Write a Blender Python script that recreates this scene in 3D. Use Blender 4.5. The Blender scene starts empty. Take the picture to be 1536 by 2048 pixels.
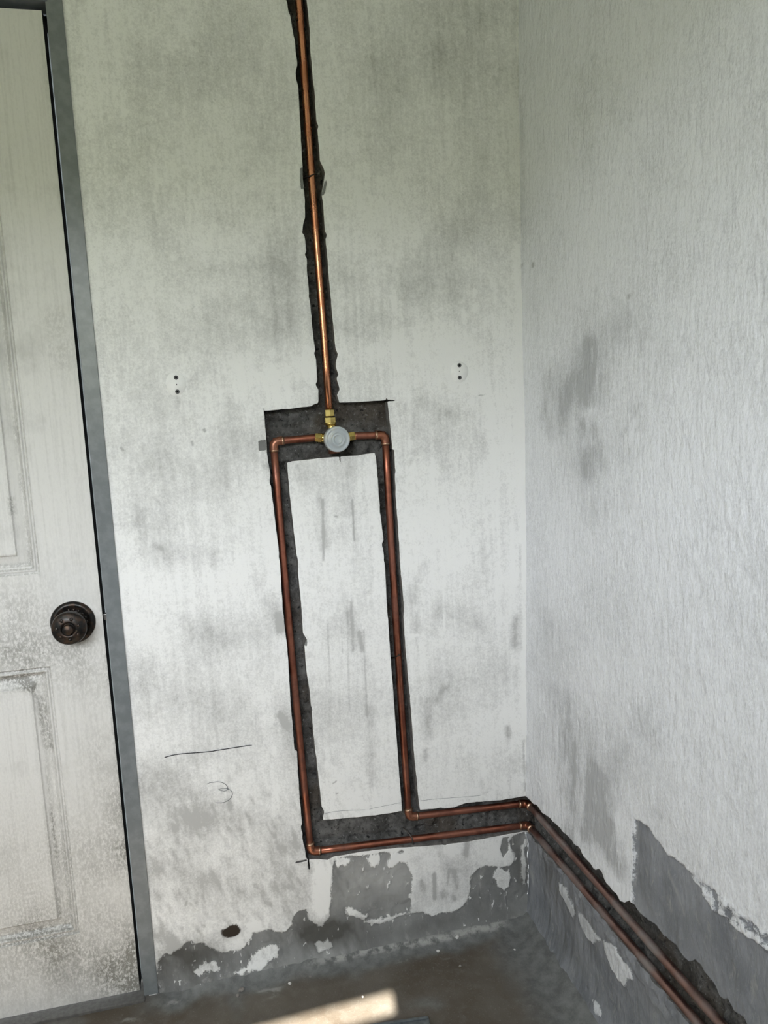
import bpy, bmesh, math, random
import numpy as np
from mathutils import Matrix, Vector

C = bpy.context.scene.collection
SC = bpy.context.scene
random.seed(7)

# ------------------------------------------------------------------ camera
YAW, PITCH, ROLL = 0.22115287, 0.12610379, -0.05227609
F, CX, CY = 1540.0, 768.0, 1024.0            # focal length in pixels of the 1536 x 2048 frame
CAM = np.array([0.0, -1.6123, 1.215])

def cam_axes():
    sy, cy, sp, cp = math.sin(YAW), math.cos(YAW), math.sin(PITCH), math.cos(PITCH)
    w = np.array([sy * cp, cy * cp, -sp]); r = np.array([cy, -sy, 0.0]); u = np.cross(r, w)
    c, s = math.cos(ROLL), math.sin(ROLL)
    return c * r + s * u, -s * r + c * u, w
AR, AU, AW = cam_axes()
cam = bpy.data.objects.new('camera', bpy.data.cameras.new('camera'))
C.objects.link(cam)
cam.data.sensor_width = 36.0
cam.data.lens = F / 2048 * 36
cam.data.clip_start = 0.02
cam.matrix_world = Matrix(((AR[0], AU[0], -AW[0], CAM[0]), (AR[1], AU[1], -AW[1], CAM[1]),
                           (AR[2], AU[2], -AW[2], CAM[2]), (0, 0, 0, 1)))
SC.camera = cam

# ------------------------------------------------------------------ sky, sun, exposure
SKY = (0.905, 0.945, 1.0)
SKY_STRENGTH = 23.0
SUN_STRENGTH = 40.0
SUN_ELEV, SUN_AZ = math.radians(45.2), math.radians(7.5)
REAR_Y, LINTEL, SILL, WX0, WX1 = -2.0, 1.98, 1.33, -1.60, 0.048
world = bpy.data.worlds.new('sky'); SC.world = world
world.use_nodes = True
bg = world.node_tree.nodes['Background']
bg.inputs[0].default_value = (*SKY, 1); bg.inputs[1].default_value = SKY_STRENGTH
sd = bpy.data.lights.new('sun', 'SUN'); sun = bpy.data.objects.new('sun', sd); C.objects.link(sun)
sd.energy = SUN_STRENGTH; sd.angle = math.radians(0.53); sd.color = (1.0, 0.93, 0.82)
dirv = Vector((math.sin(SUN_AZ) * math.cos(SUN_ELEV), math.cos(SUN_AZ) * math.cos(SUN_ELEV), -math.sin(SUN_ELEV)))
sun.rotation_euler = dirv.to_track_quat('-Z', 'Y').to_euler()
pd = bpy.data.lights.new('window_portal', 'AREA'); po = bpy.data.objects.new('window_portal', pd); C.objects.link(po)
pd.shape = 'RECTANGLE'; pd.size = WX1 - WX0; pd.size_y = LINTEL - SILL
po.location = ((WX0 + WX1) / 2, REAR_Y - 0.14, (LINTEL + SILL) / 2); po.rotation_euler = (math.radians(90), 0, math.radians(3.2))
pd.cycles.is_portal = True
SC.view_settings.view_transform = 'Standard'
SC.view_settings.look = 'None'
SC.view_settings.gamma = 1.0
SC.view_settings.use_curve_mapping = False
SC.view_settings.exposure = -0.14

# ------------------------------------------------------------------ pixel -> wall helpers
def ray(px, py):
    return (px - CX) / F * AR - (py - CY) / F * AU + AW
def bw(px, py, y=0.0):
    """point of the back wall plane (x, z)"""
    d = ray(px, py); p = CAM + d * ((y - CAM[1]) / d[1]); return p[0], p[2]
XZ = [-0.3, -0.006, .303, .658, 1.007, 1.552, 2.058, 2.7]
XX = [.652, .661, .670, .682, .691, .697, .705, .714]
def xc(z): return np.interp(z, XZ, XX)
def rw(px, py, off=0.0):
    """point of the right wall (u = distance from the corner, z)"""
    d = ray(px, py); z = 1.0
    for _ in range(8):
        p = CAM + d * ((xc(z) + off) / d[0]); z = p[2]
    return -p[1], p[2]
def fl(px, py, z=0.0):
    d = ray(px, py); p = CAM + d * ((z - CAM[2]) / d[2]); return p[0], p[1]
def BP(L): return [bw(*p) for p in L]
def RP(L): return [rw(*p) for p in L]

# ------------------------------------------------------------------ numpy noise and distance fields
def vnoise(U, V, freq, seed):
    rng = np.random.RandomState(seed)
    N = 256; T = rng.rand(N, N)
    a = U * freq + 1000.37; b = V * freq + 1000.71
    i = np.floor(a).astype(int); j = np.floor(b).astype(int)
    s = a - i; t = b - j; s = s * s * (3 - 2 * s); t = t * t * (3 - 2 * t)
    g = lambda m, n: T[m % N, n % N]
    return (g(i, j) * (1 - s) + g(i + 1, j) * s) * (1 - t) + (g(i, j + 1) * (1 - s) + g(i + 1, j + 1) * s) * t
def fbm(U, V, freq, seed, octv=4):
    r = 0; a = .5; tot = 0
    for k in range(octv):
        r = r + a * vnoise(U, V, freq * 2 ** k, seed + k); tot += a; a *= .5
    return r / tot - .5
def sdf(U, V, poly, pad=.06):
    """signed distance to a polygon, positive inside; -pad far away"""
    P = np.array(poly, float)
    out = np.full(U.shape, -pad)
    m = (U > P[:, 0].min() - pad) & (U < P[:, 0].max() + pad) & (V > P[:, 1].min() - pad) & (V < P[:, 1].max() + pad)
    u = U[m]; v = V[m]
    if not len(u): return out
    d2 = np.full(u.shape, 1e9); ins = np.zeros(u.shape, bool)
    for k in range(len(P)):
        ax, ay = P[k]; bx, by = P[(k + 1) % len(P)]
        ex, ey = bx - ax, by - ay
        t = np.clip(((u - ax) * ex + (v - ay) * ey) / max(ex * ex + ey * ey, 1e-12), 0, 1)
        d2 = np.minimum(d2, (u - ax - t * ex) ** 2 + (v - ay - t * ey) ** 2)
        if ay != by:
            c = ((ay > v) != (by > v)) & (u < (bx - ax) * (v - ay) / (by - ay) + ax)
            ins ^= c
    d = np.sqrt(d2)
    out[m] = np.where(ins, d, np.maximum(-d, -pad))
    return out
def segd(U, V, a, b):
    ex, ey = b[0] - a[0], b[1] - a[1]
    t = np.clip(((U - a[0]) * ex + (V - a[1]) * ey) / max(ex * ex + ey * ey, 1e-12), 0, 1)
    return np.hypot(U - a[0] - t * ex, V - a[1] - t * ey)
def sstep(x, a, b):
    t = np.clip((x - a) / (b - a), 0, 1); return t * t * (3 - 2 * t)
def strokes(U, V, conv, L, seed, ax=1.0, st=.5):
    """soft smears: (x1, y1, x2, y2, radius in metres, strength)"""
    out = np.zeros(U.shape)
    n = fbm(U, V, 22, seed, 4); n2 = fbm(U * 3, V * .6, 30, seed + 9, 3)
    for x1, y1, x2, y2, r, s in L:
        a, b = conv(x1, y1), conv(x2, y2)
        d = segd(U * ax, V, (a[0] * ax, a[1]), (b[0] * ax, b[1]))
        out += s * np.clip(1 + 1.7 * n + st * n2, 0, 2) * np.exp(-(d / (r * 1.15)) ** 2 * (1 + 1.2 * n))
    return out

# ------------------------------------------------------------------ mesh helpers
def link(name, me, parent=None, mats=()):
    o = bpy.data.objects.new(name, me); C.objects.link(o)
    for m in mats: me.materials.append(m)
    if parent is not None: o.parent = parent
    return o
def tag(o, label=None, cat=None, group=None, kind=None):
    if label: o['label'] = label
    if cat: o['category'] = cat
    if group: o['group'] = group
    if kind: o['kind'] = kind
    return o
def smooth(me, on=True):
    me.polygons.foreach_set('use_smooth', np.full(len(me.polygons), on)); me.update()

def sheet(name, u, v, keep, P, back=None, attrs={}, mats=(), flip=False, extra=(), parent=None):
    """surface over the grid u x v where keep > 0, cut exactly along keep = 0; back: offset vector of the cut's depth"""
    nu, nv = len(u), len(v)
    ins = keep > 0
    idx = np.full((nu, nv), -1); n0 = int(ins.sum()); idx[ins] = np.arange(n0)
    verts = [P[ins]]; A = {k: [a[ins]] for k, a in attrs.items()}
    def cross(ia, ja, ib, jb):
        ka, kb = keep[ia, ja], keep[ib, jb]; t = np.clip(ka / (ka - kb), .02, .98)
        verts.append(P[ia, ja] * (1 - t)[:, None] + P[ib, jb] * t[:, None])
        for k, a in attrs.items(): A[k].append(a[ia, ja] * (1 - t) + a[ib, jb] * t)
    ih, jh = np.nonzero(ins[:-1] != ins[1:]); H = np.full((nu, nv), -1); H[ih, jh] = n0 + np.arange(len(ih)); cross(ih, jh, ih + 1, jh)
    n1 = n0 + len(ih)
    iv, jv = np.nonzero(ins[:, :-1] != ins[:, 1:]); W = np.full((nu, nv), -1); W[iv, jv] = n1 + np.arange(len(iv)); cross(iv, jv, iv, jv + 1)
    n2 = n1 + len(iv)
    cnt = ins[:-1, :-1].astype(int) + ins[1:, :-1] + ins[:-1, 1:] + ins[1:, 1:]
    i, j = np.nonzero(cnt == 4)
    quads = np.stack([idx[i, j], idx[i + 1, j], idx[i + 1, j + 1], idx[i, j + 1]], 1)
    polys = []; segs = []
    for i, j in zip(*np.nonzero((cnt > 0) & (cnt < 4))):
        ring = []
        cs = ((i, j), (i + 1, j), (i + 1, j + 1), (i, j + 1)); es = (H[i, j], W[i + 1, j], H[i, j + 1], W[i, j])
        for k in range(4):
            a = cs[k]
            if ins[a]: ring.append((idx[a], 0))
            if es[k] >= 0: ring.append((es[k], 1))
        polys.append([r[0] for r in ring])
        if back is not None:
            for k in range(len(ring)):
                a, b = ring[k], ring[(k + 1) % len(ring)]
                if a[1] and b[1]: segs.append((a[0], b[0]))
    V = np.concatenate(verts)
    nb = 0
    side = []
    if back is not None and n2 > n0:
        B = V[n0:n2] + np.array(back); V = np.concatenate([V, B]); nb = n2 - n0
        for k in A: A[k].append(np.concatenate(A[k])[n0:n2])
        for a, b in segs: side.append([b, a, a + nb, b + nb])
    nE = len(V)
    ex = []
    if extra:
        E = []
        for q in extra:
            ex.append([nE + len(E) + k for k in range(4)]); E += list(q)
        V = np.concatenate([V, np.array(E, float)])
        for k in A: A[k].append(np.full(len(E), .2 if k == 'paint' else 0.0))
    faces = [quads.ravel()] + [np.array(p) for p in polys] + [np.array(p) for p in side] + [np.array(p) for p in ex]
    sizes = np.concatenate([np.full(len(quads), 4), [len(p) for p in polys], [4] * len(side), [4] * len(ex)]).astype(int)
    loops = np.concatenate(faces).astype(int)
    starts = np.concatenate([[0], np.cumsum(sizes)[:-1]])
    if flip:
        for_start = np.repeat(starts, sizes); sz = np.repeat(sizes, sizes)
        k = np.arange(len(loops)) - for_start
        loops = loops[for_start + (sz - 1 - k)]
    me = bpy.data.meshes.new(name)
    me.vertices.add(len(V)); me.vertices.foreach_set('co', V.astype(np.float32).ravel())
    me.loops.add(len(loops)); me.loops.foreach_set('vertex_index', loops.astype(np.int32))
    me.polygons.add(len(sizes)); me.polygons.foreach_set('loop_start', starts.astype(np.int32))
    try: me.polygons.foreach_set('loop_total', sizes.astype(np.int32))
    except Exception: pass
    mi = np.zeros(len(sizes), np.int32); s0 = len(quads) + len(polys); mi[s0:s0 + len(side)] = 1
    sm = np.ones(len(sizes), bool); sm[s0:] = False
    me.update(calc_edges=True)
    for k, a in A.items():
        at = me.attributes.new(k, 'FLOAT', 'POINT'); at.data.foreach_set('value', np.concatenate(a).astype(np.float32))
    o = link(name, me, parent, mats)
    if len(mats) > 1: me.polygons.foreach_set('material_index', mi)
    me.polygons.foreach_set('use_smooth', sm)
    me.validate(); me.update()
    return o

def bm_obj(name, bm, mat, parent=None, sm=True):
    bmesh.ops.recalc_face_normals(bm, faces=bm.faces)
    me = bpy.data.meshes.new(name); bm.to_mesh(me); bm.free()
    if sm: smooth(me)
    return link(name, me, parent, [mat] if mat else [])
def box(bm, lo, hi, bevel=0.0, seg=2):
    r = bmesh.ops.create_cube(bm, size=1.0)
    for w in r['verts']:
        w.co = Vector([lo[k] + (w.co[k] + .5) * (hi[k] - lo[k]) for k in range(3)])
    if bevel:
        es = list({e for w in r['verts'] for e in w.link_edges})
        bmesh.ops.bevel(bm, geom=es, offset=bevel, segments=seg, affect='EDGES', profile=.5)
def tube(bm, pts, rad, n=20, caps=True):
    """sweep of a circle along pts; rad is one number or one per point"""
    pts = [Vector(p) for p in pts]
    if not hasattr(rad, '__len__'): rad = [rad] * len(pts)
    prev = None; rings = []
    for k, p in enumerate(pts):
        if k == 0: t = pts[1] - p
        elif k == len(pts) - 1: t = p - pts[k - 1]
        else: t = (pts[k + 1] - p).normalized() + (p - pts[k - 1]).normalized()
        t.normalize()
        if prev is None:
            a = Vector((0, 0, 1)) if abs(t.z) < .9 else Vector((1, 0, 0))
            nx = t.cross(a).normalized()
        else:
            nx = (prev - t * prev.dot(t)).normalized()
        prev = nx; ny = t.cross(nx)
        rings.append([bm.verts.new(p + (nx * math.cos(2 * math.pi * q / n) + ny * math.sin(2 * math.pi * q / n)) * rad[k]) for q in range(n)])
    for a, b in zip(rings, rings[1:]):
        for q in range(n): bm.faces.new((a[q], a[(q + 1) % n], b[(q + 1) % n], b[q]))
    if caps:
        bm.faces.new(rings[0][::-1]); bm.faces.new(rings[-1])
def lathe(bm, prof, origin, axis, n=40):
    """prof: (distance along axis, radius)"""
    ax = Vector(axis).normalized(); a = Vector((0, 0, 1)) if abs(ax.z) < .9 else Vector((1, 0, 0))
    nx = ax.cross(a).normalized(); ny = ax.cross(nx); o = Vector(origin); rings = []
    for d, r in prof:
        if r < 1e-6: rings.append([bm.verts.new(o + ax * d)]); continue
        rings.append([bm.verts.new(o + ax * d + (nx * math.cos(2 * math.pi * q / n) + ny * math.sin(2 * math.pi * q / n)) * r) for q in range(n)])
    for a_, b_ in zip(rings, rings[1:]):
        for q in range(n):
            q2 = (q + 1) % n
            if len(a_) == 1 and len(b_) == 1: continue
            if len(a_) == 1: bm.faces.new((a_[0], b_[q2], b_[q]))
            elif len(b_) == 1: bm.faces.new((a_[q], a_[q2], b_[0]))
            else: bm.faces.new((a_[q], a_[q2], b_[q2], b_[q]))
def empty(name, loc):
    o = bpy.data.objects.new(name, None); C.objects.link(o); o.location = loc; o.empty_display_size = .05
    return o
def adopt(o, parent):
    """parent a mesh written in world coordinates"""
    o.parent = parent; o.matrix_parent_inverse = Matrix.Translation(-Vector(parent.location))
    return o

# ------------------------------------------------------------------ materials
class NT:
    def __init__(s, name):
        s.m = bpy.data.materials.new(name); s.m.use_nodes = True; s.t = s.m.node_tree; s.n = s.t.nodes
        s.b = s.n['Principled BSDF']; s.out = s.n['Material Output']
        s.pos = s.n.new('ShaderNodeTexCoord').outputs['Object']
    def set(s, inp, val):
        if hasattr(val, 'is_linked'): s.t.links.new(val, inp)
        elif isinstance(val, (tuple, list)) and len(val) == 3 and inp.type == 'RGBA': inp.default_value = (*val, 1)
        else: inp.default_value = val
    def noise(s, scale, detail=4, stretch=None, rough=.55, dist=0.0):
        v = s.pos
        if stretch:
            mp = s.n.new('ShaderNodeMapping'); s.t.links.new(v, mp.inputs[0]); mp.inputs['Scale'].default_value = stretch; v = mp.outputs[0]
        t = s.n.new('ShaderNodeTexNoise'); s.t.links.new(v, t.inputs['Vector'])
        t.inputs['Scale'].default_value = scale; t.inputs['Detail'].default_value = detail
        t.inputs['Roughness'].default_value = rough; t.inputs['Distortion'].default_value = dist
        return t.outputs['Fac']
    def attr(s, name):
        a = s.n.new('ShaderNodeAttribute'); a.attribute_name = name; return a.outputs['Fac']
    def math(s, op, a, b=0.0, clamp=False):
        m = s.n.new('ShaderNodeMath'); m.operation = op; m.use_clamp = clamp; s.set(m.inputs[0], a); s.set(m.inputs[1], b); return m.outputs[0]
    def rng(s, v, a, b, lo=0.0, hi=1.0):
        m = s.n.new('ShaderNodeMapRange'); m.interpolation_type = 'SMOOTHSTEP'
        s.set(m.inputs[0], v); m.inputs[1].default_value = a; m.inputs[2].default_value = b; m.inputs[3].default_value = lo; m.inputs[4].default_value = hi
        return m.outputs[0]
    def mix(s, f, a, b, mode='MIX'):
        m = s.n.new('ShaderNodeMix'); m.data_type = 'RGBA'; m.blend_type = mode; m.clamp_factor = True
        s.set(m.inputs[0], f); s.set(m.inputs[6], a); s.set(m.inputs[7], b); return m.outputs[2]
    def bump(s, h, strength, dist, prev=None):
        b = s.n.new('ShaderNodeBump'); s.set(b.inputs['Strength'], strength); b.inputs['Distance'].default_value = dist
        s.set(b.inputs['Height'], h)
        if prev is not None: s.t.links.new(prev, b.inputs['Normal'])
        return b.outputs[0]
    def done(s, color, rough=.8, normal=None, metal=0.0, spec=None):
        s.set(s.b.inputs['Base Color'], color); s.set(s.b.inputs['Roughness'], rough); s.set(s.b.inputs['Metallic'], metal)
        if spec is not None: s.b.inputs['Specular IOR Level'].default_value = spec
        if normal is not None: s.t.links.new(normal, s.b.inputs['Normal'])
        return s.m

def wall_material(name, white, dirty, relief, cloud, streak, cement_a, cement_b, stretch=(22, 22, 2.2)):
    k = NT(name)
    n1 = k.noise(4.5, 5); n1b = k.noise(14, 6, rough=.65); n2 = k.noise(1, 5, stretch, .6, .4); n3 = k.noise(260, 3, rough=.7); n4 = k.noise(70, 5, rough=.7)
    d = k.math('MULTIPLY', k.rng(n1, .44, .68), cloud)
    d = k.math('ADD', d, k.math('MULTIPLY', k.rng(n1b, .46, .72), cloud * .55))
    d = k.math('ADD', d, k.math('MULTIPLY', k.rng(n2, .5, .72), streak))
    d = k.math('ADD', d, k.attr('dirt_shade'))
    d = k.math('ADD', d, k.math('MULTIPLY', k.math('SUBTRACT', k.noise(1, 4, (150, 150, 16), .6), .5), .6))
    # worn speckle where the wall is dirty
    d = k.math('ADD', d, k.math('MULTIPLY', k.math('SUBTRACT', n3, .5), 1.25))
    d = k.math('ADD', d, k.math('MULTIPLY', k.math('SUBTRACT', n4, .5), .85), True)
    pc = k.mix(d, white, dirty)
    # bare cement where the paint has gone
    pe = k.math('ADD', k.attr('paint'), k.math('MULTIPLY', k.math('SUBTRACT', n4, .5), .014))
    pe = k.math('ADD', pe, k.math('MULTIPLY', k.math('SUBTRACT', k.noise(28, 5), .5), .010))
    pe = k.math('ADD', pe, k.math('MULTIPLY', k.math('SUBTRACT', n3, .5), .010))
    pe = k.math('ADD', pe, k.math('MULTIPLY', k.math('SUBTRACT', k.noise(1, 4, (130, 130, 18), .6), .5), .008))
    pm = k.rng(pe, -.0016, .0022)
    cn = k.noise(9, 6, rough=.62)
    cc = k.mix(k.rng(cn, .3, .7), cement_a, cement_b)
    cc = k.mix(k.math('MULTIPLY', k.rng(n3, .6, .75), .3), cc, (.5, .5, .48))
    cc = k.mix(k.math('MULTIPLY', k.rng(k.noise(1, 5, (50, 50, 22), .68, .5), .56, .70), .45), cc, (.42, .42, .40))
    cc = k.mix(k.math('MULTIPLY', k.attr('dirt_shade'), .7, True), cc, (.09, .088, .08))
    cc = k.mix(k.math('MULTIPLY', k.attr('dirt_shade'), -.8, True), cc, (.40, .40, .385))
    col = k.mix(pm, cc, pc)
    col = k.mix(k.attr('rust'), col, (.028, .020, .013))
    h = k.math('ADD', k.math('MULTIPLY', k.noise(95, 3, (1, 1, .55)), relief), k.math('MULTIPLY', k.noise(1, 4, (60, 60, 12)), relief * .5))
    h = k.math('ADD', h, k.math('MULTIPLY', pm, .35))
    h = k.math('ADD', h, k.math('MULTIPLY', n3, .12))
    nb = k.bump(h, .55, .004)
    return k.done(col, k.rng(pm, 0, 1, .88, .62), nb, spec=.35)

M = {}
M['wall_b'] = wall_material('stained_white_paint', (.82, .82, .80), (.45, .45, .435), .35, .38, .18, (.17, .172, .168), (.26, .262, .255))
M['wall_r'] = wall_material('rough_white_paint', (.79, .805, .83), (.44, .45, .46), 1.7, .20, .10, (.175, .184, .200), (.28, .29, .31))

def chase_material():
    k = NT('rough_dark_mortar')
    n = k.noise(26, 6, rough=.7); n2 = k.noise(140, 4, rough=.7); n3 = k.noise(7, 4)
    c = k.mix(k.rng(n, .35, .68), (.058, .057, .054), (.150, .147, .140))
    c = k.mix(k.math('MULTIPLY', k.rng(n3, .48, .66), .55), c, (.062, .044, .028))
    c = k.mix(k.rng(n2, .60, .68), c, (.22, .22, .21))
    c = k.mix(k.math('MULTIPLY', k.rng(n2, .45, .34), .8), c, (.02, .02, .02))
    c = k.mix(k.rng(k.noise(60, 2), .34, .27), c, (.015, .015, .015))
    h = k.math('ADD', n, k.math('MULTIPLY', n2, .4))
    return k.done(c, .92, k.bump(h, 1.0, .006), spec=.2)
M['chase'] = chase_material()
def cutside_material():
    k = NT('cut_mortar_edge')
    n = k.noise(60, 5, rough=.7)
    c = k.mix(k.rng(n, .3, .7), (.11, .107, .10), (.25, .243, .23))
    return k.done(c, .9, k.bump(n, .8, .004), spec=.2)
M['cut'] = cutside_material()
def floor_material():
    k = NT('bare_concrete_floor')
    n = k.noise(5, 6, rough=.62); n2 = k.noise(42, 5, rough=.65); n3 = k.noise(240, 3)
    c = k.mix(k.rng(n, .35, .68), (.085, .068, .050), (.135, .120, .100))
    c = k.mix(k.math('MULTIPLY', k.rng(n2, .5, .72), .4), c, (.17, .155, .135))
    c = k.mix(k.attr('cement'), c, k.mix(k.rng(n2, .3, .7), (.12, .123, .12), (.20, .205, .20)))
    c = k.mix(k.math('MULTIPLY', k.attr('pale'), k.rng(n2, .38, .58)), c, (.36, .36, .34))
    c = k.mix(k.math('MULTIPLY', k.rng(n3, .58, .75), .35), c, (.25, .24, .22))
    h = k.math('ADD', k.math('MULTIPLY', n2, .6), k.math('MULTIPLY', n3, .3))
    return k.done(c, k.rng(n, .3, .7, .62, .85), k.bump(h, .5, .004), spec=.35)
M['floor'] = floor_material()
def copper(name, base, dull, dustcol, amount, r0=.22, r1=.42):
    k = NT(name)
    n = k.noise(30, 5, rough=.65); n2 = k.noise(9, 4); n3 = k.noise(200, 2)
    c = k.mix(k.rng(n, .35, .7), base, dull)
    dm = k.math('MULTIPLY', k.rng(n2, .4, .62), amount)
    c = k.mix(dm, c, dustcol)
    return k.done(c, k.rng(n, .3, .7, r0, r1), k.bump(n3, .12, .001), k.math('SUBTRACT', 1.0, dm))
M['copper_new'] = copper('copper', (.74, .34, .19), (.55, .22, .12), (.40, .18, .10), .06, .20, .32)
M['copper'] = copper('tarnished_copper', (.44, .165, .105), (.24, .088, .06), (.13, .068, .05), .45, .28, .45)
M['copper_dusty'] = copper('dusty_copper', (.31, .185, .155), (.22, .14, .12), (.20, .175, .165), .95, .38, .5)
M['fitting'] = copper('heat_stained_copper', (.48, .19, .11), (.20, .075, .05), (.10, .055, .035), .5, .24, .5)
def solder():
    k = NT('solder_ring'); return k.done((.55, .36, .25), .38, None, 1.0)
M['solder'] = solder()
def brass():
    k = NT('brass'); n = k.noise(60, 4)
    return k.done(k.mix(k.rng(n, .35, .7), (.86, .68, .25), (.62, .46, .16)), k.rng(n, .3, .7, .16, .3), None, 1.0)
M['brass'] = brass()
def plastic():
    k = NT('milky_plastic')
    m = k.done((.62, .68, .72), .3, None)
    k.b.inputs['Transmission Weight'].default_value = .35
    k.b.inputs['Subsurface Weight'].default_value = .3
    k.b.inputs['Subsurface Radius'].default_value = (.01, .01, .01)
    return m
M['plastic'] = plastic()
def door_mat():
    k = NT('old_white_door_paint')
    g = k.noise(1, 5, (160, 160, 5), .6, .3); n = k.noise(7, 5, rough=.6); sp = k.noise(260, 3, (1, 1, .6), .7)
    d = k.math('MULTIPLY', k.rng(g, .42, .75), .22)
    d = k.math('ADD', d, k.math('MULTIPLY', k.rng(n, .5, .72), .36))
    d = k.math('ADD', d, k.math('MULTIPLY', k.math('SUBTRACT', sp, .5), .5), True)
    c = k.mix(d, (.66, .65, .62), (.33, .325, .305))
    c = k.mix(k.math('MULTIPLY', k.attr('dirt_shade'), k.rng(sp, .3, .62), True), c, (.23, .225, .20))
    h = k.math('ADD', k.math('MULTIPLY', g, .8), k.math('MULTIPLY', sp, .2))
    return k.done(c, .5, k.bump(h, .3, .002), spec=.4)
M['door'] = door_mat()
def frame_mat():
    k = NT('grey_gloss_paint'); n = k.noise(50, 4); n2 = k.noise(300, 2)
    c = k.mix(k.rng(n, .35, .7), (.15, .165, .17), (.195, .21, .215))
    c = k.mix(k.rng(n2, .74, .8), c, (.03, .03, .03))
    return k.done(c, .30, k.bump(k.noise(25, 3), .10, .002), spec=.45)
M['frame'] = frame_mat()
def dark_metal():
    k = NT('blackened_bronze'); n = k.noise(70, 5, rough=.7)
    c = k.mix(k.rng(n, .42, .7), (.028, .028, .027), (.085, .055, .038))
    return k.done(c, k.rng(n, .3, .7, .28, .5), k.bump(n, .3, .001), .85)
M['knob'] = dark_metal()
def flat(name, col, rough=.7, metal=0.0, bump=None, var=.18):
    k = NT(name); n = k.noise(120, 4)
    c = k.mix(k.rng(n, .3, .7), tuple(a * (1 - var) for a in col), tuple(min(1, a * (1 + var * .8)) for a in col))
    return k.done(c, rough, k.bump(n, bump, .002) if bump else None, metal)
M['ink'] = flat('black_marker_ink', (.02, .02, .025), .5)
M['pencil'] = flat('dark_pencil', (.06, .075, .08), .7)
M['wire'] = flat('rusty_wire', (.035, .025, .02), .6, .4)
M['nail'] = flat('dull_nail', (.12, .11, .10), .5, .7)
M['plug'] = flat('grey_plastic_plug', (.10, .10, .10), .6)
M['hole_shade'] = flat('black_shade', (.004, .004, .004), .95)  # near-black standing in for shade in the plug bores and the door gap
M['patch'] = flat('fresh_filler', (.86, .86, .84), .75, 0, .08, .03)
M['chip'] = flat('plaster_chip_white', (.72, .71, .68), .9, 0, .5)
M['stone'] = flat('grey_stone_chip', (.24, .22, .2), .9, 0, .6)
M['bar'] = flat('scuffed_steel', (.16, .18, .19), .36, .6, .25)
M['room'] = flat('plain_white_paint', (.63, .63, .60), .8)
M['grass'] = flat('lawn', (.25, .27, .17), .9)
M['leaf'] = flat('hedge_leaves', (.24, .25, .155), .8, 0, 1)
M['steel'] = flat('bright_steel', (.25, .24, .23), .4, 1.0)
M['cement'] = flat('door_sill_cement', (.105, .10, .092), .9, 0, .5)

# ------------------------------------------------------------------ the chase cut in the back wall (traced outlines)
SLOT_L = [(570, -60), (576, 0), (578, 20), (585, 59), (590, 90), (594, 131), (591, 146), (592, 158), (596, 172), (598, 205), (602.5, 297), (605, 332), (607, 379), (609, 400),
          (610, 435), (606, 452), (604, 466), (610, 473), (615, 556), (620.5, 615), (626.7, 677), (632, 720), (634.5, 761), (631, 769), (637, 779), (637, 830)]
SLOT_R = [(676, 830), (678, 804), (674, 790), (679, 779), (673, 757), (677, 749), (672, 735), (672, 724), (676, 708), (671, 697), (669, 675), (664.6, 636), (659.5, 580), (654, 513), (649, 451),
          (645.6, 410), (642.5, 388), (646.6, 369), (650, 347), (646.6, 336), (639.5, 322), (638, 297), (632, 232), (628, 180), (623.5, 139), (621, 103), (618, 47), (613, 0), (608, -60)]
BOX = [(527.5, 821.7), (581, 817.5), (629, 811), (637.5, 808), (675, 805.5), (774, 801), (779, 842.5), (783, 884), (787.5, 926), (788.5, 940), (754, 940), (750, 905), (714.6, 911), (653, 915),
       (640, 917), (574, 923), (572, 940), (538.5, 940), (534, 905), (531, 863)]
LEG_L = [(538, 925), (545, 1000), (558, 1105), (565.6, 1219.7), (576.6, 1317), (580, 1390), (589, 1500), (594, 1501), (600, 1603), (608, 1690), (650, 1690), (646, 1638), (633, 1518.5), (630, 1500),
         (621, 1400), (613, 1342), (608.5, 1290), (613.5, 1278), (606, 1265), (601, 1195), (596.6, 1151), (595.6, 1122), (590, 1085), (580.5, 1000), (573, 915)]
LEG_R = [(752, 900), (757, 988), (758.5, 1000), (761, 1036.6), (766, 1073), (770.6, 1161), (774, 1219.7), (780.4, 1305), (786.5, 1390.5), (793.6, 1484.6), (803.7, 1620), (806, 1650), (842, 1650), (839, 1619),
         (827, 1500), (824, 1451.6), (818, 1378), (811, 1305), (806.5, 1232), (807, 1207), (801, 1146), (796, 1061), (791.4, 1000), (788, 900)]
BAND = [(606, 1670), (646, 1640), (729, 1632), (804, 1622), (839, 1619), (909, 1614), (932, 1605), (1000, 1600), (1052.5, 1591), (1140, 1583), (1140, 1652), (1056, 1662), (1047, 1662), (932, 1683), (854.5, 1691), (797, 1694.5),
        (729, 1701), (668, 1712), (655, 1719), (640, 1717), (621, 1718), (612, 1716)]
CHASE_B = [BP(SLOT_L + SLOT_R), BP(BOX), BP(LEG_L), BP(LEG_R), BP(BAND)]
CUTS_B = [((770, 801.5), (788.5, 800.5), .0013), ((527.5, 826), (527, 817), .0012), ((592, 1724), (613, 1719.5), .0017), ((616, 1716), (618.3, 1737), .0018), ((679, 912), (679.8, 925), .0013),
          ((773.5, 806), (772.8, 797), .0010)]
def chase_back(U, V):
    s = np.full(U.shape, -.06)
    for p in CHASE_B: s = np.maximum(s, sdf(U, V, p))
    for a, b, r in CUTS_B: s = np.maximum(s, r - segd(U, V, bw(*a), bw(*b)))
    return s

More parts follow.
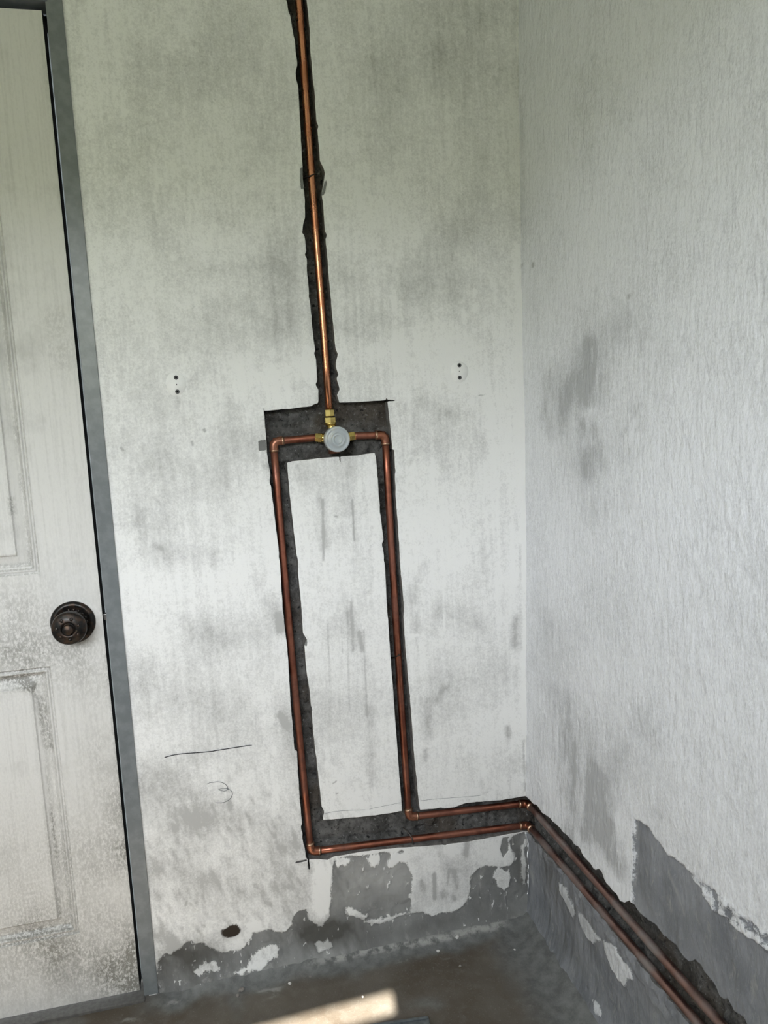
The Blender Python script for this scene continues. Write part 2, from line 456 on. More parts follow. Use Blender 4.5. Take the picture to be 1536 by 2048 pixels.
# ------------------------------------------------------------------ wall_back
DEPTH = .030
u = np.arange(-.214, .745, .0025); v = np.arange(-.03, 2.5026, .0025)
U, V = np.meshgrid(u, v, indexing='ij')
sC = chase_back(U, V)
jag = fbm(U, V, 55, 3, 3) * .0018 + np.maximum(0, fbm(U, V, 38, 11, 2) - .2) * .02
keep = -(sC + jag * sstep(np.abs(sC), .03, 0))
# painted area and bare cement
CEM = [(300, 2000), (316, 1990), (317, 1926), (322, 1918), (331, 1906), (342, 1910), (362, 1893), (372, 1882), (382, 1880), (390, 1886), (404, 1884), (412, 1890), (428, 1897), (447, 1905), (468, 1899), (488, 1894), (499, 1878), (504, 1864), (520, 1862),
       (535, 1857), (550, 1863), (572, 1862), (583, 1850), (590, 1830), (600, 1820), (612, 1817), (618, 1840), (632, 1847), (643, 1852), (652, 1842), (660, 1833), (664, 1780), (666, 1735), (668, 1716), (700, 1712), (760, 1706), (805, 1703),
       (815, 1730), (824, 1760), (822, 1800), (820, 1822), (800, 1826), (785, 1832), (765, 1836), (748, 1840), (735, 1838), (726, 1844), (760, 1846), (800, 1832), (830, 1826), (845, 1824), (862, 1832), (885, 1824), (908, 1822), (925, 1812), (935, 1795), (940, 1778), (942, 1750), (955, 1738), (975, 1732),
       (1000, 1735), (1020, 1730), (1030, 1715), (1024, 1700), (1018, 1682), (1030, 1670), (1052, 1664), (1120, 1660), (1120, 1990), (700, 2060)]
WHITE = [[(668, 1712), (700, 1712), (712, 1722), (694, 1728), (676, 1732)], [(735, 1708), (765, 1706), (760, 1722), (748, 1736), (738, 1724)], [(780, 1706), (815, 1702), (820, 1740), (800, 1722), (785, 1736), (770, 1732)],
         [(690, 1818), (700, 1812), (718, 1824), (735, 1830), (728, 1842), (712, 1834), (696, 1834)],
         [(388, 1938), (410, 1920), (436, 1918), (434, 1935), (410, 1940), (398, 1944)], [(460, 1942), (495, 1920), (520, 1890), (545, 1884), (562, 1892), (556, 1910), (530, 1925), (495, 1938)],
         [(630, 1886), (640, 1880), (665, 1880), (668, 1890), (650, 1898), (636, 1898)], [(985, 1752), (995, 1735), (1018, 1742), (1024, 1775), (1010, 1782), (996, 1775)], [(1041, 1690), (1051, 1680), (1051, 1770), (1045, 1765)]]
GREY = [[(517, 882), (531, 880), (533, 900), (518, 901)], [(601, 336), (606, 335), (607, 379), (602, 378), (600, 360)], [(651, 361), (653, 366), (650, 384), (646, 391), (642, 390), (647, 376)],
        [(606, 1276), (614, 1279), (613, 1291), (608, 1290)], [(803, 1205), (808, 1203), (807, 1222), (805, 1224)], [(1006, 1675), (1018, 1674), (1016, 1700), (1006, 1715), (1000, 1698)]]
paint = np.full(U.shape, .05)
paint = np.minimum(paint, -sdf(U, V, BP(CEM)))
for p in GREY: paint = np.minimum(paint, -4 * sdf(U, V, BP(p)) - .0015)
for p in WHITE: paint = np.maximum(paint, sdf(U, V, BP(p)) - .001 + fbm(U * 1.8 + V * .4, V * .55, 55, 23, 4) * .014)
paint += fbm(U, V, 40, 21, 4) * .008 * sstep(V, .35, .15)
# fine scatter of flecks in the cement
fl_ = fbm(U * 2.2, V, 75, 61, 2)
paint = np.where((paint < 0) & (fl_ > .27) & (V < .3), .002, paint)
DIRT_SHADE = [(640, 1000, 650, 1090, .012, .35), (645, 1000, 647, 1120, .002, .6), (704, 1000, 708, 1080, .0018, .5), (694, 1200, 698, 1420, .0016, .35), (702, 1205, 706, 1300, .003, .45), (718, 1265, 724, 1300, .004, .75),
        (655, 1240, 660, 1370, .0015, .45), (683, 1250, 685, 1305, .001, .4), (727, 1260, 734, 1430, .002, .4), (700, 1230, 712, 1290, .012, .22), (655, 1240, 735, 1260, .02, .12),
        (1030, 1240, 1028, 1290, .010, .55), (1040, 1090, 1043, 1300, .004, .28), (1046, 1480, 1050, 1580, .003, .5), (1014, 1455, 1018, 1470, .008, .5), (965, 1560, 972, 1582, .007, .3),
        (852, 1400, 856, 1470, .010, .40), (890, 1375, 870, 1400, .008, .35), (850, 1500, 850, 1520, .006, .35), (880, 1200, 870, 1260, .012, .25), (825, 1190, 830, 1260, .016, .28), (900, 1230, 960, 1250, .030, .20), (845, 1130, 830, 1170, .010, .22),
        (870, 800, 905, 830, .020, .28), (885, 830, 890, 950, .016, .12), (830, 780, 825, 900, .020, .14), (500, 640, 560, 660, .05, .22), (380, 690, 560, 600, .06, .18), (560, 560, 700, 555, .05, .16), (800, 560, 980, 580, .06, .12),  # the wide strokes also paint the shaded band across the wall
        (400, 540, 610, 530, .02, .16), (480, 880, 540, 900, .04, .26), (250, 900, 420, 950, .06, .20), (300, 1040, 340, 1110, .04, .18), (420, 1110, 300, 1100, .02, .22), (310, 1094, 322, 1098, .006, .5), (540, 1200, 560, 1260, .016, .35), (558, 1230, 562, 1260, .008, .5),
        (480, 1260, 350, 1300, .05, .18), (290, 1340, 300, 1400, .022, .22), (330, 1400, 480, 1440, .06, .24), (560, 1430, 572, 1450, .008, .6), (560, 1420, 600, 1560, .018, .2), (300, 1560, 380, 1640, .05, .3), (400, 1640, 560, 1660, .05, .34), (330, 1750, 470, 1790, .05, .34), (560, 1700, 600, 1800, .03, .3),
        (318, 1860, 345, 1900, .018, .55), (345, 1880, 350, 1900, .01, .5), (408, 860, 410, 862, .0025, .9), (384, 884, 386, 890, .002, .7), (242, 896, 246, 900, .002, .8), (355, 795, 358, 805, .004, .35), (535, 930, 542, 938, .008, .4),
        (670, 1032, 675, 1033, .0016, .7), (666, 1566, 672, 1562, .0014, .9), (672, 1587, 676, 1586, .0012, .8), (374, 1802, 371, 1810, .0014, 1.1), (406, 1850, 408, 1852, .003, .6), (780, 830, 782, 900, .012, .16), (820, 905, 850, 898, .006, .2), (820, 930, 822, 918, .003, .3),
        (957, 791, 968, 791, .0010, .7), (940, 470, 1040, 520, .04, .12), (690, 650, 800, 660, .03, .2), (700, 900, 690, 1020, .02, .2), (600, 950, 640, 960, .03, .22), (740, 1420, 745, 1560, .01, .16), (640, 1450, 760, 1540, .05, .12),
        (700, 40, 1030, 60, .10, .14), (780, 180, 900, 380, .08, .14), (240, 100, 520, 250, .10, .05), (430, 400, 560, 480, .06, .12), (860, 1660, 900, 1740, .012, .3), (1030, 1680, 1046, 1760, .012, .5),
        (868, 1748, 869, 1796, .0045, .8), (842, 1764, 846, 1780, .006, .4), (898, 1738, 895, 1768, .003, .5), (908, 1742, 913, 1774, .005, .8), (933, 1684, 931, 1706, .009, .6), (886, 1784, 886, 1793, .006, .5), (907, 1792, 909, 1799, .005, .6), (860, 1700, 920, 1730, .02, .2), (835, 1720, 850, 1800, .012, .2), (1020, 1830, 960, 1820, .02, .25), (330, 1940, 420, 1900, .03, .6), (610, 1840, 650, 1862, .02, .7), (700, 1880, 900, 1840, .02, .4), (640, 1870, 720, 1850, .02, .5), (620, 1870, 660, 1850, .02, .6), (380, 1905, 330, 1925, .03, .4), (700, 1850, 620, 1865, .025, .35)]
LIGHT = [(787, 520, 792, 800, .006, .22), (804, 640, 806, 800, .005, .15), (735, 530, 742, 720, .005, .16), (872, 560, 880, 720, .012, .14), (862, 780, 866, 990, .004, .2), (818, 780, 822, 960, .005, .2), (1036, 500, 1046, 1000, .010, .35), (1046, 1000, 1049, 1560, .006, .35),  # pale smears; the two along the corner paint its lit edge
         (930, 582, 950, 588, .007, .4), (983, 560, 990, 600, .006, .3), (950, 612, 948, 618, .006, .35), (926, 628, 930, 632, .007, .35), (946, 660, 948, 661, .004, .6), (820, 1271, 834, 1270, .003, .6), (1012, 1508, 1020, 1502, .004, .5), (968, 1530, 970, 1575, .004, .3),
         (1010, 1400, 1012, 1455, .004, .3), (886, 1170, 888, 1260, .0018, .45), (907, 1180, 910, 1280, .0018, .4), (352, 770, 353, 770, .034, .12), (918, 742, 919, 744, .030, .10), (230, 1080, 236, 1160, .02, .2), (560, 1080, 560, 1180, .02, .25), (420, 1160, 380, 1200, .05, .16), (520, 1400, 540, 1440, .02, .3), (310, 1270, 320, 1310, .03, .15),
         (640, 760, 520, 740, .05, .25), (760, 700, 900, 700, .05, .18), (980, 700, 1000, 900, .05, .2), (650, 1480, 760, 1600, .05, .15), (850, 1080, 1000, 1100, .08, .15), (640, 1740, 640, 1830, .012, .45), (880, 1710, 900, 1700, .02, .4), (990, 1700, 1000, 1710, .012, .4), (560, 1570, 540, 1650, .012, .2), (470, 1870, 520, 1845, .02, .3), (690, 1770, 800, 1765, .06, .55), (740, 1740, 790, 1740, .04, .3), (440, 1950, 700, 1890, .012, .35)]
dirt_shade = 1.35 * strokes(U, V, bw, DIRT_SHADE, 31) - strokes(U, V, bw, LIGHT, 41)
# paint runs and brushed streaks (narrow, vertical)
dirt_shade += (vnoise(U * 1.0, V * .03, 120, 71) - .5) * .28 * sstep(vnoise(U, V * .25, 9, 77), .35, .8)
# trowel-like diagonal scuffs low on the left
dirt_shade += np.maximum(0, fbm(U * 1.0 + V * .35, V * .35, 95, 81, 3)) * 1.7 * sstep(V, .62, .35) * sstep(U, .33, .2)
# grime at the cut edges
dirt_shade += .22 * sstep(-sC, .012, 0) * np.clip(fbm(U, V, 45, 91, 2) * 4, 0, 1)
rust = np.zeros(U.shape)
rc = bw(462, 1861)
rr = np.hypot((U - rc[0]) / .0215, (V - rc[1] + .001) / .0145)
rust = sstep(rr + fbm(U * 1.6, V * .7, 85, 51, 3) * 1.1 * sstep(V, rc[1] - .004, rc[1] + .010), 1.06, .90)
rust = np.maximum(rust, .16 * sstep(np.hypot((U - rc[0]) / .034, (V - rc[1] + .003) / .024), 1.0, .6))
paint_h = sstep(paint, -.002, .002) * .0016
und = fbm(U, V, 5, 5, 3) * .004 + fbm(U, V, 30, 6, 3) * .0012
rough = fbm(U, V, 60, 8, 3) * .004 * sstep(paint, .0, -.004)
cove = .02 * np.clip(1 - (V - .0) / .07, 0, 1) ** 2
Y = -(paint_h + und * sstep(V, 2.4, 2.2) + rough + cove * sstep(U, -.2, -.12))
P = np.stack([U, Y, V], -1)
XL = -2.0
DX0, DTOP = -1.01, 1.995
extra = [((XL, 0, -.03), (DX0 - .03, 0, -.03), (DX0 - .03, 0, 2.5), (XL, 0, 2.5)),
         ((DX0 - .03, 0, DTOP + .03), (-.214, 0, DTOP + .03), (-.214, 0, 2.5), (DX0 - .03, 0, 2.5))]
wall_back = tag(sheet('wall_back', u, v, keep, P, (0, DEPTH + .012, 0), dict(paint=paint, dirt_shade=dirt_shade, rust=rust), (M['wall_b'], M['cut']), False, extra), kind='structure')

# bed of the chase behind the cut
u2 = np.arange(.08, .775, .0035); v2 = np.arange(.17, 2.5, .0035)
U2, V2 = np.meshgrid(u2, v2, indexing='ij')
s2 = chase_back(U2, V2)
bedn = fbm(U2, V2, 30, 101, 4) * .014 + np.maximum(0, fbm(U2, V2, 70, 107, 2) - .1) * .02 - np.maximum(0, -fbm(U2, V2, 45, 109, 2) - .16) * .05
# mortar piled under the lowest pipe run
low = [bw(630, 1712), bw(1048, 1657)]
pile = sstep(segd(U2, V2, *low), .018, .004) * .012
bedn = np.minimum(bedn + pile, .0095); pile = 0
P2 = np.stack([U2, DEPTH - bedn - pile, V2], -1)
tag(sheet('chase_bed', u2, v2, s2 + .011, P2, None, {}, (M['chase'],), False, parent=wall_back), 'rough dark mortar bed at the bottom of the cut chase')

# ------------------------------------------------------------------ wall_right
R_UP = [(1052, 1592), (1084, 1623), (1122, 1658), (1160.5, 1700), (1178, 1726), (1204, 1747), (1213, 1768), (1234, 1787), (1241, 1801), (1250, 1804), (1260, 1799.5), (1268.7, 1818.7), (1289.6, 1838), (1303.6, 1846.6), (1321, 1874.5), (1349, 1897),
        (1370, 1920), (1384, 1921.6), (1401, 1941), (1419, 1965), (1432.7, 1993), (1450, 2000), (1464, 2024.5), (1488.5, 2048)]
R_LO = [(1371, 2048), (1308, 1972), (1273, 1928), (1204, 1842), (1152, 1778), (1101, 1719), (1054, 1668)]
up = RP(R_UP); lo = RP(R_LO)
zu, zl = up[-1][1], lo[0][1]
CHASE_R = [(-.08, up[0][1] + .005)] + up + [(.82, zu + .012), (.90, zu - .006), (.98, zu + .008), (1.1, zu), (1.24, zu + .004), (1.24, zl + .002), (1.0, zl - .003), (.8, zl)] + lo + [(-.08, lo[-1][1])]
u = np.arange(0, 1.3301, .003); v = np.arange(-.03, 2.5001, .003)
U, V = np.meshgrid(u, v, indexing='ij')
sR = sdf(U, V, CHASE_R)
upz = sstep(V, .285, .31)
jag = fbm(U, V, 40, 203, 3) * (.003 + .008 * upz) + np.maximum(0, fbm(U, V, 25, 211, 2) - .12) * .03 * upz
keep = -(sR + jag * sstep(np.abs(sR), .03, 0))
PATCH = [(1268.7, 1640), (1280, 1644), (1296.6, 1656), (1305, 1672), (1321, 1689.6), (1335, 1710), (1349, 1717.5), (1366, 1733), (1380, 1745), (1392, 1765), (1406.5, 1776.8), (1412, 1800), (1424, 1817), (1453.6, 1838), (1475, 1862), (1502.4, 1878), (1536, 1900)]
pz = rw(1536, 1900)[1]
PATCHW = RP(PATCH) + [(.9, pz + .01), (1.05, pz - .01), (1.2, pz + .008), (1.34, pz), (1.34, .2), (rw(1262, 1800)[0], .2), rw(1263, 1798), rw(1266, 1720)]
BELOW = [(-.05, -.1), (-.05, lo[-1][1] + .03), (.02, .27), (.5, .275), (.8, .28), (1.34, .285), (1.34, -.1)]
paint = np.full(U.shape, .05)
paint = np.minimum(paint, -sdf(U, V, PATCHW)); paint = np.minimum(paint, -sdf(U, V, BELOW))
RWHITE = [[(1114, 1766), (1126, 1772), (1137, 1800), (1150, 1830), (1142, 1836), (1130, 1812), (1118, 1790)], [(1152, 1826), (1166, 1832), (1180, 1860), (1196, 1882), (1184, 1892), (1168, 1876), (1156, 1850)],
          [(1200, 1880), (1225, 1893), (1245, 1924), (1258, 1940), (1262, 1960), (1250, 1962), (1247, 1976), (1232, 1966), (1214, 1936), (1206, 1910)], [(1184, 1998), (1196, 2006), (1206, 2030), (1200, 2034), (1190, 2020)]]
for p in RWHITE: paint = np.maximum(paint, sdf(U, V, RP(p)) - .001 + fbm(U, V, 50, 271, 3) * .008)
# broken plaster along the upper edge of the bare patch
BROKEN = RP([(1345, 1710), (1390, 1752), (1425, 1775), (1471, 1812), (1520, 1858), (1536, 1868), (1560, 1930), (1500, 1880), (1453, 1842), (1417, 1815), (1404, 1780), (1370, 1740)])
sB = sdf(U, V, BROKEN)
brk = sstep(sB, -.002, .004)
paint = paint + fbm(U, V, 55, 221, 4) * .006 * sstep(np.abs(paint), .03, 0)
paint = np.where(sB > 0, np.minimum(paint, .0015 + fbm(U, V, 90, 225, 3) * .012), paint)
RD = [(1122, 1775, 1180, 1875, .035, .5), (1225, 1905, 1250, 1950, .03, .2), (1150, 730, 1158, 900, .075, .22), (1230, 660, 1160, 760, .05, .14), (1160, 1480, 1180, 1660, .05, .22), (1220, 1560, 1230, 1700, .03, .22), (1176, 690, 1172, 800, .016, .55), (1172, 850, 1178, 950, .014, .55), (1190, 860, 1205, 930, .012, .35), (1160, 760, 1110, 830, .03, .22), (1140, 760, 1120, 860, .012, .25), (1100, 740, 1085, 830, .012, .25), (1090, 820, 1100, 870, .010, .3), (1205, 760, 1200, 800, .010, .25), (1240, 640, 1200, 700, .05, .14), (1330, 520, 1380, 540, .05, .14), (1180, 950, 1190, 1030, .03, .25),
      (1250, 860, 1280, 810, .004, .3), (1100, 1250, 1120, 1500, .03, .26), (1135, 1400, 1140, 1600, .02, .34), (1150, 1500, 1140, 1580, .014, .4), (1190, 1540, 1170, 1660, .016, .62), (1210, 1600, 1200, 1680, .014, .62), (1150, 1620, 1140, 1680, .012, .55), (1240, 1500, 1200, 1620, .02, .35), (1225, 1650, 1222, 1720, .012, .5), (1245, 1700, 1235, 1750, .012, .35), (1275, 1450, 1230, 1480, .04, .16), (1070, 1000, 1080, 1500, .04, .15),
      (1044, 200, 1046, 540, .010, .3), (1066, 529, 1066, 531, .0035, 1.2), (1045, 530, 1045, 532, .0025, .9), (1258, 592, 1257, 594, .003, .9), (1317, 1624, 1320, 1628, .004, .5), (1330, 1280, 1380, 1260, .04, .10), (1300, 1420, 1320, 1440, .03, .1), (1260, 1140, 1230, 1240, .05, .1),
      (1080, 1700, 1090, 1760, .02, .3), (1100, 1740, 1110, 1800, .02, .3), (1140, 1900, 1170, 1960, .03, .4), (1290, 1990, 1320, 2030, .02, .3), (1270, 1760, 1290, 1800, .03, .15), (1400, 1900, 1440, 1940, .04, .12)]
RL = [(1180, 830, 1185, 880, .012, .35), (1265, 840, 1258, 880, .006, .3), (1150, 560, 1154, 460, .002, .3), (1305, 690, 1307, 780, .0015, .4), (1240, 1640, 1235, 1700, .014, .3), (1225, 1760, 1245, 1790, .016, .4), (1170, 1580, 1160, 1640, .012, .25), (1075, 1560, 1110, 1600, .002, .4), (1335, 1750, 1362, 1830, .002, .8), (1280, 1680, 1290, 1690, .01, .3)]
dirt_shade = strokes(U, V, rw, RD, 231, .6, 1.3) - strokes(U, V, rw, RL, 241, .6, 1.3)
dirt_shade += np.maximum(0, fbm(U * 2.5, V * .5, 40, 251, 4)) * 2.3 * sstep(V, .75, .35) * sstep(U, .45, .25) * sstep(U, .03, .12)
dirt_shade = dirt_shade * np.where(paint < 0, .8, 1)
ph = sstep(paint, -.0025, .0025) * np.where(sR * 0 + V > .26, .0055, .002)
belowedge = sstep(segd(U, V, lo[-1], (1.3, zl)), .045, .005) * (V < zl + .02)
relief = fbm(U, V, 7, 261, 3) * .006 + fbm(U, V, 42, 265, 3) * .0022 + np.where(paint < 0, fbm(U * 1.5, V * .8, 26, 267, 3) * .007, 0)
relief += brk * (fbm(U, V, 60, 269, 3) * .010 + .002)
relief += belowedge * (fbm(U, V, 70, 273, 3) * .012 + .001)
cove = .018 * np.clip(1 - V / .08, 0, 1) ** 2
X = xc(V) - (ph - .0055) - relief * sstep(V, 2.45, 2.3) - cove
P = np.stack([X, -U, V], -1)
RY = REAR_Y - .2
extra = [((xc(-.03), -1.32, -.03), (xc(-.03), RY, -.03), (xc(2.5), RY, 2.5), (xc(2.5), -1.32, 2.5))]
wall_right = tag(sheet('wall_right', u, v, keep, P, (DEPTH + .03, 0, 0), dict(paint=paint, dirt_shade=dirt_shade, rust=np.zeros(U.shape)), (M['wall_r'], M['cut']), False, extra), kind='structure')
u2 = np.arange(-.06, 1.27, .0035); v2 = np.arange(.16, .40, .0035)
U2, V2 = np.meshgrid(u2, v2, indexing='ij')
s2 = sdf(U2, V2, CHASE_R)
bedn = fbm(U2, V2, 24, 301, 4) * .026 + np.maximum(0, fbm(U2, V2, 60, 307, 2) - .08) * .03
lowd = segd(U2, V2, lo[-1], (1.3, zl)); pile = sstep(lowd, .022, .004) * .014
bedn = np.minimum(bedn + pile, .0110 + .014 * sstep(V2, zl + .062, zl + .075)); pile = 0
P2 = np.stack([xc(V2) + DEPTH - bedn - pile, -U2, V2], -1)
tag(sheet('chase_bed', u2, v2, s2 + .02, P2, None, {}, (M['chase'],), False, parent=wall_right), 'rough broken mortar bed of the cut chase')

# ------------------------------------------------------------------ floor
FX0, FX1 = -2.0, .74
u = np.arange(-1.03, FX1, .0045); v = np.arange(-.75, .021, .0045)
U, V = np.meshgrid(u, v, indexing='ij')
xw = .661
db = np.maximum(-V, 0); dr = np.maximum(xw - U, 0)
cv = np.maximum(np.clip(1 - db / .055, 0, 1) ** 2 * .026 * sstep(U, -.19, -.10), np.clip(1 - dr / .06, 0, 1) ** 2 * .024)
Z = -.004 + cv + fbm(U, V, 4, 401, 3) * .006 * sstep(np.minimum(db, dr), 0, .1) + fbm(U, V, 40, 405, 3) * .0022
Z = np.where(U < -.2, np.minimum(Z, .0005), Z)
cem = np.maximum(sstep(db + fbm(U, V, 16, 411, 3) * .06, .075, .03) * sstep(U, -.26, -.16), sstep(dr + fbm(U, V, 16, 413, 3) * .07, .14, .06))
cem = np.maximum(cem, .5 * sstep(fbm(U, V, 9, 417, 3), .14, .3))
pale = np.maximum(sstep(np.abs(db - .02 + fbm(U, V, 14, 421, 3) * .02), .012, .003) * sstep(U, .1, .2) * sstep(.62 - U, 0, .05), .8 * sstep(fbm(U * .6, V * 2, 22, 423, 3), .2, .32) * sstep(db, .12, .03))
P = np.stack([U, V, Z], -1)
extra = [((FX0, RY, -.004), (FX1, RY, -.004), (FX1, -.748, -.004), (FX0, -.748, -.004)), ((FX0, -.748, -.004), (-1.03, -.748, -.004), (-1.03, .02, -.004), (FX0, .02, -.004))]
floor = tag(sheet('floor', u, v, np.ones(U.shape), P, None, dict(cement=cem, pale=pale, paint=np.zeros(U.shape)), (M['floor'],), False, extra), kind='structure')

# ------------------------------------------------------------------ rest of the room: ceiling, left wall, rear wall with its window opening
def slab(name, boxes, mat, kind='structure'):
    bm = bmesh.new()
    for a, b in boxes: box(bm, a, b)
    return tag(bm_obj(name, bm, mat, None, False), kind=kind)
slab('ceiling', [((XL - .1, RY - .1, 2.5), (.9, .15, 2.6))], M['room'])
slab('wall_left', [((XL - .1, RY, -.03), (XL, .1, 2.5))], M['room'])
def rear(x, dy): return REAR_Y + .057 * x + dy
bm = bmesh.new()
def skewbox(x0, x1, z0, z1, d0=-.1, d1=0.0):
    vs = [bm.verts.new((x, rear(x, d), z)) for z in (z0, z1) for d in (d0, d1) for x in (x0, x1)]
    for f in ((0, 1, 3, 2), (4, 6, 7, 5), (0, 4, 5, 1), (2, 3, 7, 6), (0, 2, 6, 4), (1, 5, 7, 3)): bm.faces.new([vs[k] for k in f])
skewbox(XL, WX0, -.03, 2.5); skewbox(WX1, .73, -.03, 2.5); skewbox(WX0, WX1, LINTEL, 2.5); skewbox(WX0, WX1, -.03, SILL)
tag(bm_obj('wall_rear', bm, M['room'], None, False), kind='structure')
bm = bmesh.new()
TR = LINTEL - .128
skewbox(WX0, WX1, TR - .035, TR, -.07, -.03)                        # transom below the top light
for x in (WX0, (WX0 + WX1) / 2 - .02, WX1 - .03): skewbox(x, x + .03, SILL, TR - .035, -.07, -.03)
skewbox(WX0, WX1, SILL, SILL + .04, -.07, -.03)
tag(bm_obj('window_1', bm, M['frame'], None, False), kind='structure')
bm = bmesh.new(); box(bm, (-14, -16, -.25), (14, -2.9, -.15)); tag(bm_obj('garden_ground', bm, M['grass'], None, False), kind='structure')
bm = bmesh.new(); bmesh.ops.create_grid(bm, x_segments=90, y_segments=16, size=1)
for w in bm.verts:
    a, b = w.co.x, (w.co.y + 1) / 2
    nz = math.sin(a * 31) * .12 + math.sin(a * 71 + b * 5) * .08
    w.co = Vector((a * 12, -8.2 + nz * 2 + random.uniform(-.12, .12) - b * .5, -.2 + b * (3.15 + nz + random.uniform(-.1, .1))))
tag(bm_obj('unseen_hedge', bm, M['leaf'], None, True), kind='structure')  # unseen hedge, added to hide the low sky and bounce green light

# ------------------------------------------------------------------ door frame and door
bm = bmesh.new()
fx0 = bw(85, 20)[0]; fx1 = bw(114, 0)[0]
FXR = (-.2232, -.194)
box(bm, (FXR[0], -.006, .0), (FXR[1], .10, DTOP + .036), .0006)
box(bm, (DX0 - .034, -.010, .0), (DX0 - .004, .10, DTOP + .036), .0018)
box(bm, (DX0 - .006, -.010, DTOP), (FXR[0] + .004, .10, DTOP + .036), .0018)
box(bm, (DX0 - .006, .048, DTOP - .03), (FXR[0] + .002, .098, DTOP + .004))          # stop
box(bm, (FXR[0] - .02, .048, .0), (FXR[0] + .002, .098, DTOP)); box(bm, (DX0 - .006, .048, .0), (DX0 + .014, .098, DTOP))
tag(bm_obj('trim_1', bm, M['frame'], None, False), kind='structure')
door = tag(empty('door_1', (DX0, .002, .006)), kind='structure')
D0, D1, DZ0, DZ1 = DX0 + .004, -.2325, .010, DTOP - .012
pr = bw(78, 1149); prl = bw(102, 1333); plb = bw(160, 1868)
PX1 = (pr[0] + prl[0] + plb[0]) / 3; PX0 = D0 + (D1 - PX1)
PANELS = [(pr[1], DZ1 - .125), (plb[1], prl[1])]
# door face as a height field: stiles, rails, moulding steps and raised fields
prof = [(0, 0), (.002, .0045), (.006, .005), (.0075, .0015), (.011, .002), (.0125, .007), (.016, .0075), (.0175, .012), (.021, .0125), (.040, .005), (.0405, .002), (.05, .002)]
def depth(x, z):
    for z0, z1 in PANELS:
        d = min(x - PX0, PX1 - x, z - z0, z1 - z)
        if d > 0: return float(np.interp(d, [p[0] for p in prof], [p[1] for p in prof]))
    return 0.0
offs = [-.0005] + [p[0] for p in prof]
gx = set(np.round(np.arange(D0, D1, .025), 5)) | {D0, D1}; gz = set(np.round(np.arange(DZ0, DZ1, .03), 5)) | {DZ0, DZ1}
for o_ in offs: gx |= {PX0 + o_, PX1 - o_}
for z0, z1 in PANELS:
    for o_ in offs: gz |= {z0 + o_, z1 - o_}
gx = np.array(sorted(gx)); gz = np.array(sorted(gz))
Ux, Vz = np.meshgrid(gx, gz, indexing='ij')
Dp = np.vectorize(depth)(Ux, Vz)
Pd = np.stack([Ux, .002 + Dp, Vz], -1)
DD = [(180, 1700, 260, 1960, .07, .28), (0, 1960, 180, 1940, .06, .34), (20, 1700, 60, 1850, .09, .22), (200, 1500, 240, 1700, .04, .22), (40, 1240, 60, 1300, .06, .34), (0, 1240, 30, 1310, .06, .32), (40, 1360, 60, 1380, .008, .6), (0, 1365, 60, 1370, .010, .5), (66, 1370, 90, 1500, .003, .8), (80, 1400, 100, 1500, .006, .6), (90, 1500, 120, 1840, .002, .8), (60, 1860, 120, 1900, .05, .5), (255, 1850, 280, 1980, .02, .6), (230, 1950, 250, 1985, .04, .5), (250, 1600, 260, 1720, .03, .35), (150, 1310, 190, 1360, .05, .3),
      (110, 640, 125, 720, .02, .3), (96, 100, 190, 900, .006, .3), (190, 900, 212, 1230, .008, .4), (214, 1300, 284, 1940, .006, .5), (20, 1000, 24, 1030, .004, .6), (140, 1275, 150, 1280, .03, .25)]  # the wide low smears also paint the light falling off toward the floor
dd = np.zeros(Ux.shape)
fine_x = np.arange(D0, D1 + .001, .006); fine_z = np.arange(DZ0, DZ1 + .001, .006)
# finer grid wherever a smear may lie: merge the two sets of lines
gx = np.array(sorted(set(gx) | set(np.round(fine_x[fine_x > -.62], 5)))); gz = np.array(sorted(set(gz) | set(np.round(fine_z, 5))))
Ux, Vz = np.meshgrid(gx, gz, indexing='ij')
dmin = np.full(Ux.shape, -1.0)
Dp = np.zeros(Ux.shape)
for z0, z1 in PANELS:
    d = np.minimum(np.minimum(Ux - PX0, PX1 - Ux), np.minimum(Vz - z0, z1 - Vz))
    Dp = np.where(d > 0, np.interp(d, [p[0] for p in prof], [p[1] for p in prof]), Dp)
    dmin = np.maximum(dmin, d)
Pd = np.stack([Ux, .002 + Dp + fbm(Ux, Vz, 9, 511, 2) * .0006, Vz], -1)
dd = strokes(Ux, Vz, bw, DD, 501)
dd += .8 * (sstep(np.abs(dmin - .002), .0025, .0005) + sstep(np.abs(dmin - .012), .0025, .0005) + sstep(np.abs(dmin - .019), .004, .001) + .5 * sstep(np.abs(dmin - .0405), .003, .0005)) * (.5 + fbm(Ux, Vz, 20, 503, 2))  # dark lines painting the shade in the moulding creases
xa, xb = D0, D1
bk = .042
extra = [((xb, .002, DZ0), (xb, bk, DZ0), (xb, bk, DZ1), (xb, .002, DZ1)), ((xa, bk, DZ0), (xa, .002, DZ0), (xa, .002, DZ1), (xa, bk, DZ1)), ((xa, .002, DZ1), (xb, .002, DZ1), (xb, bk, DZ1), (xa, bk, DZ1)),
         ((xa, bk, DZ0), (xb, bk, DZ0), (xb, .002, DZ0), (xa, .002, DZ0)), ((xb, bk, DZ0), (xa, bk, DZ0), (xa, bk, DZ1), (xb, bk, DZ1))]
leaf = adopt(sheet('door_leaf', gx, gz, np.ones(Ux.shape), Pd, None, dict(dirt_shade=dd), (M['door'],), False, extra), door)
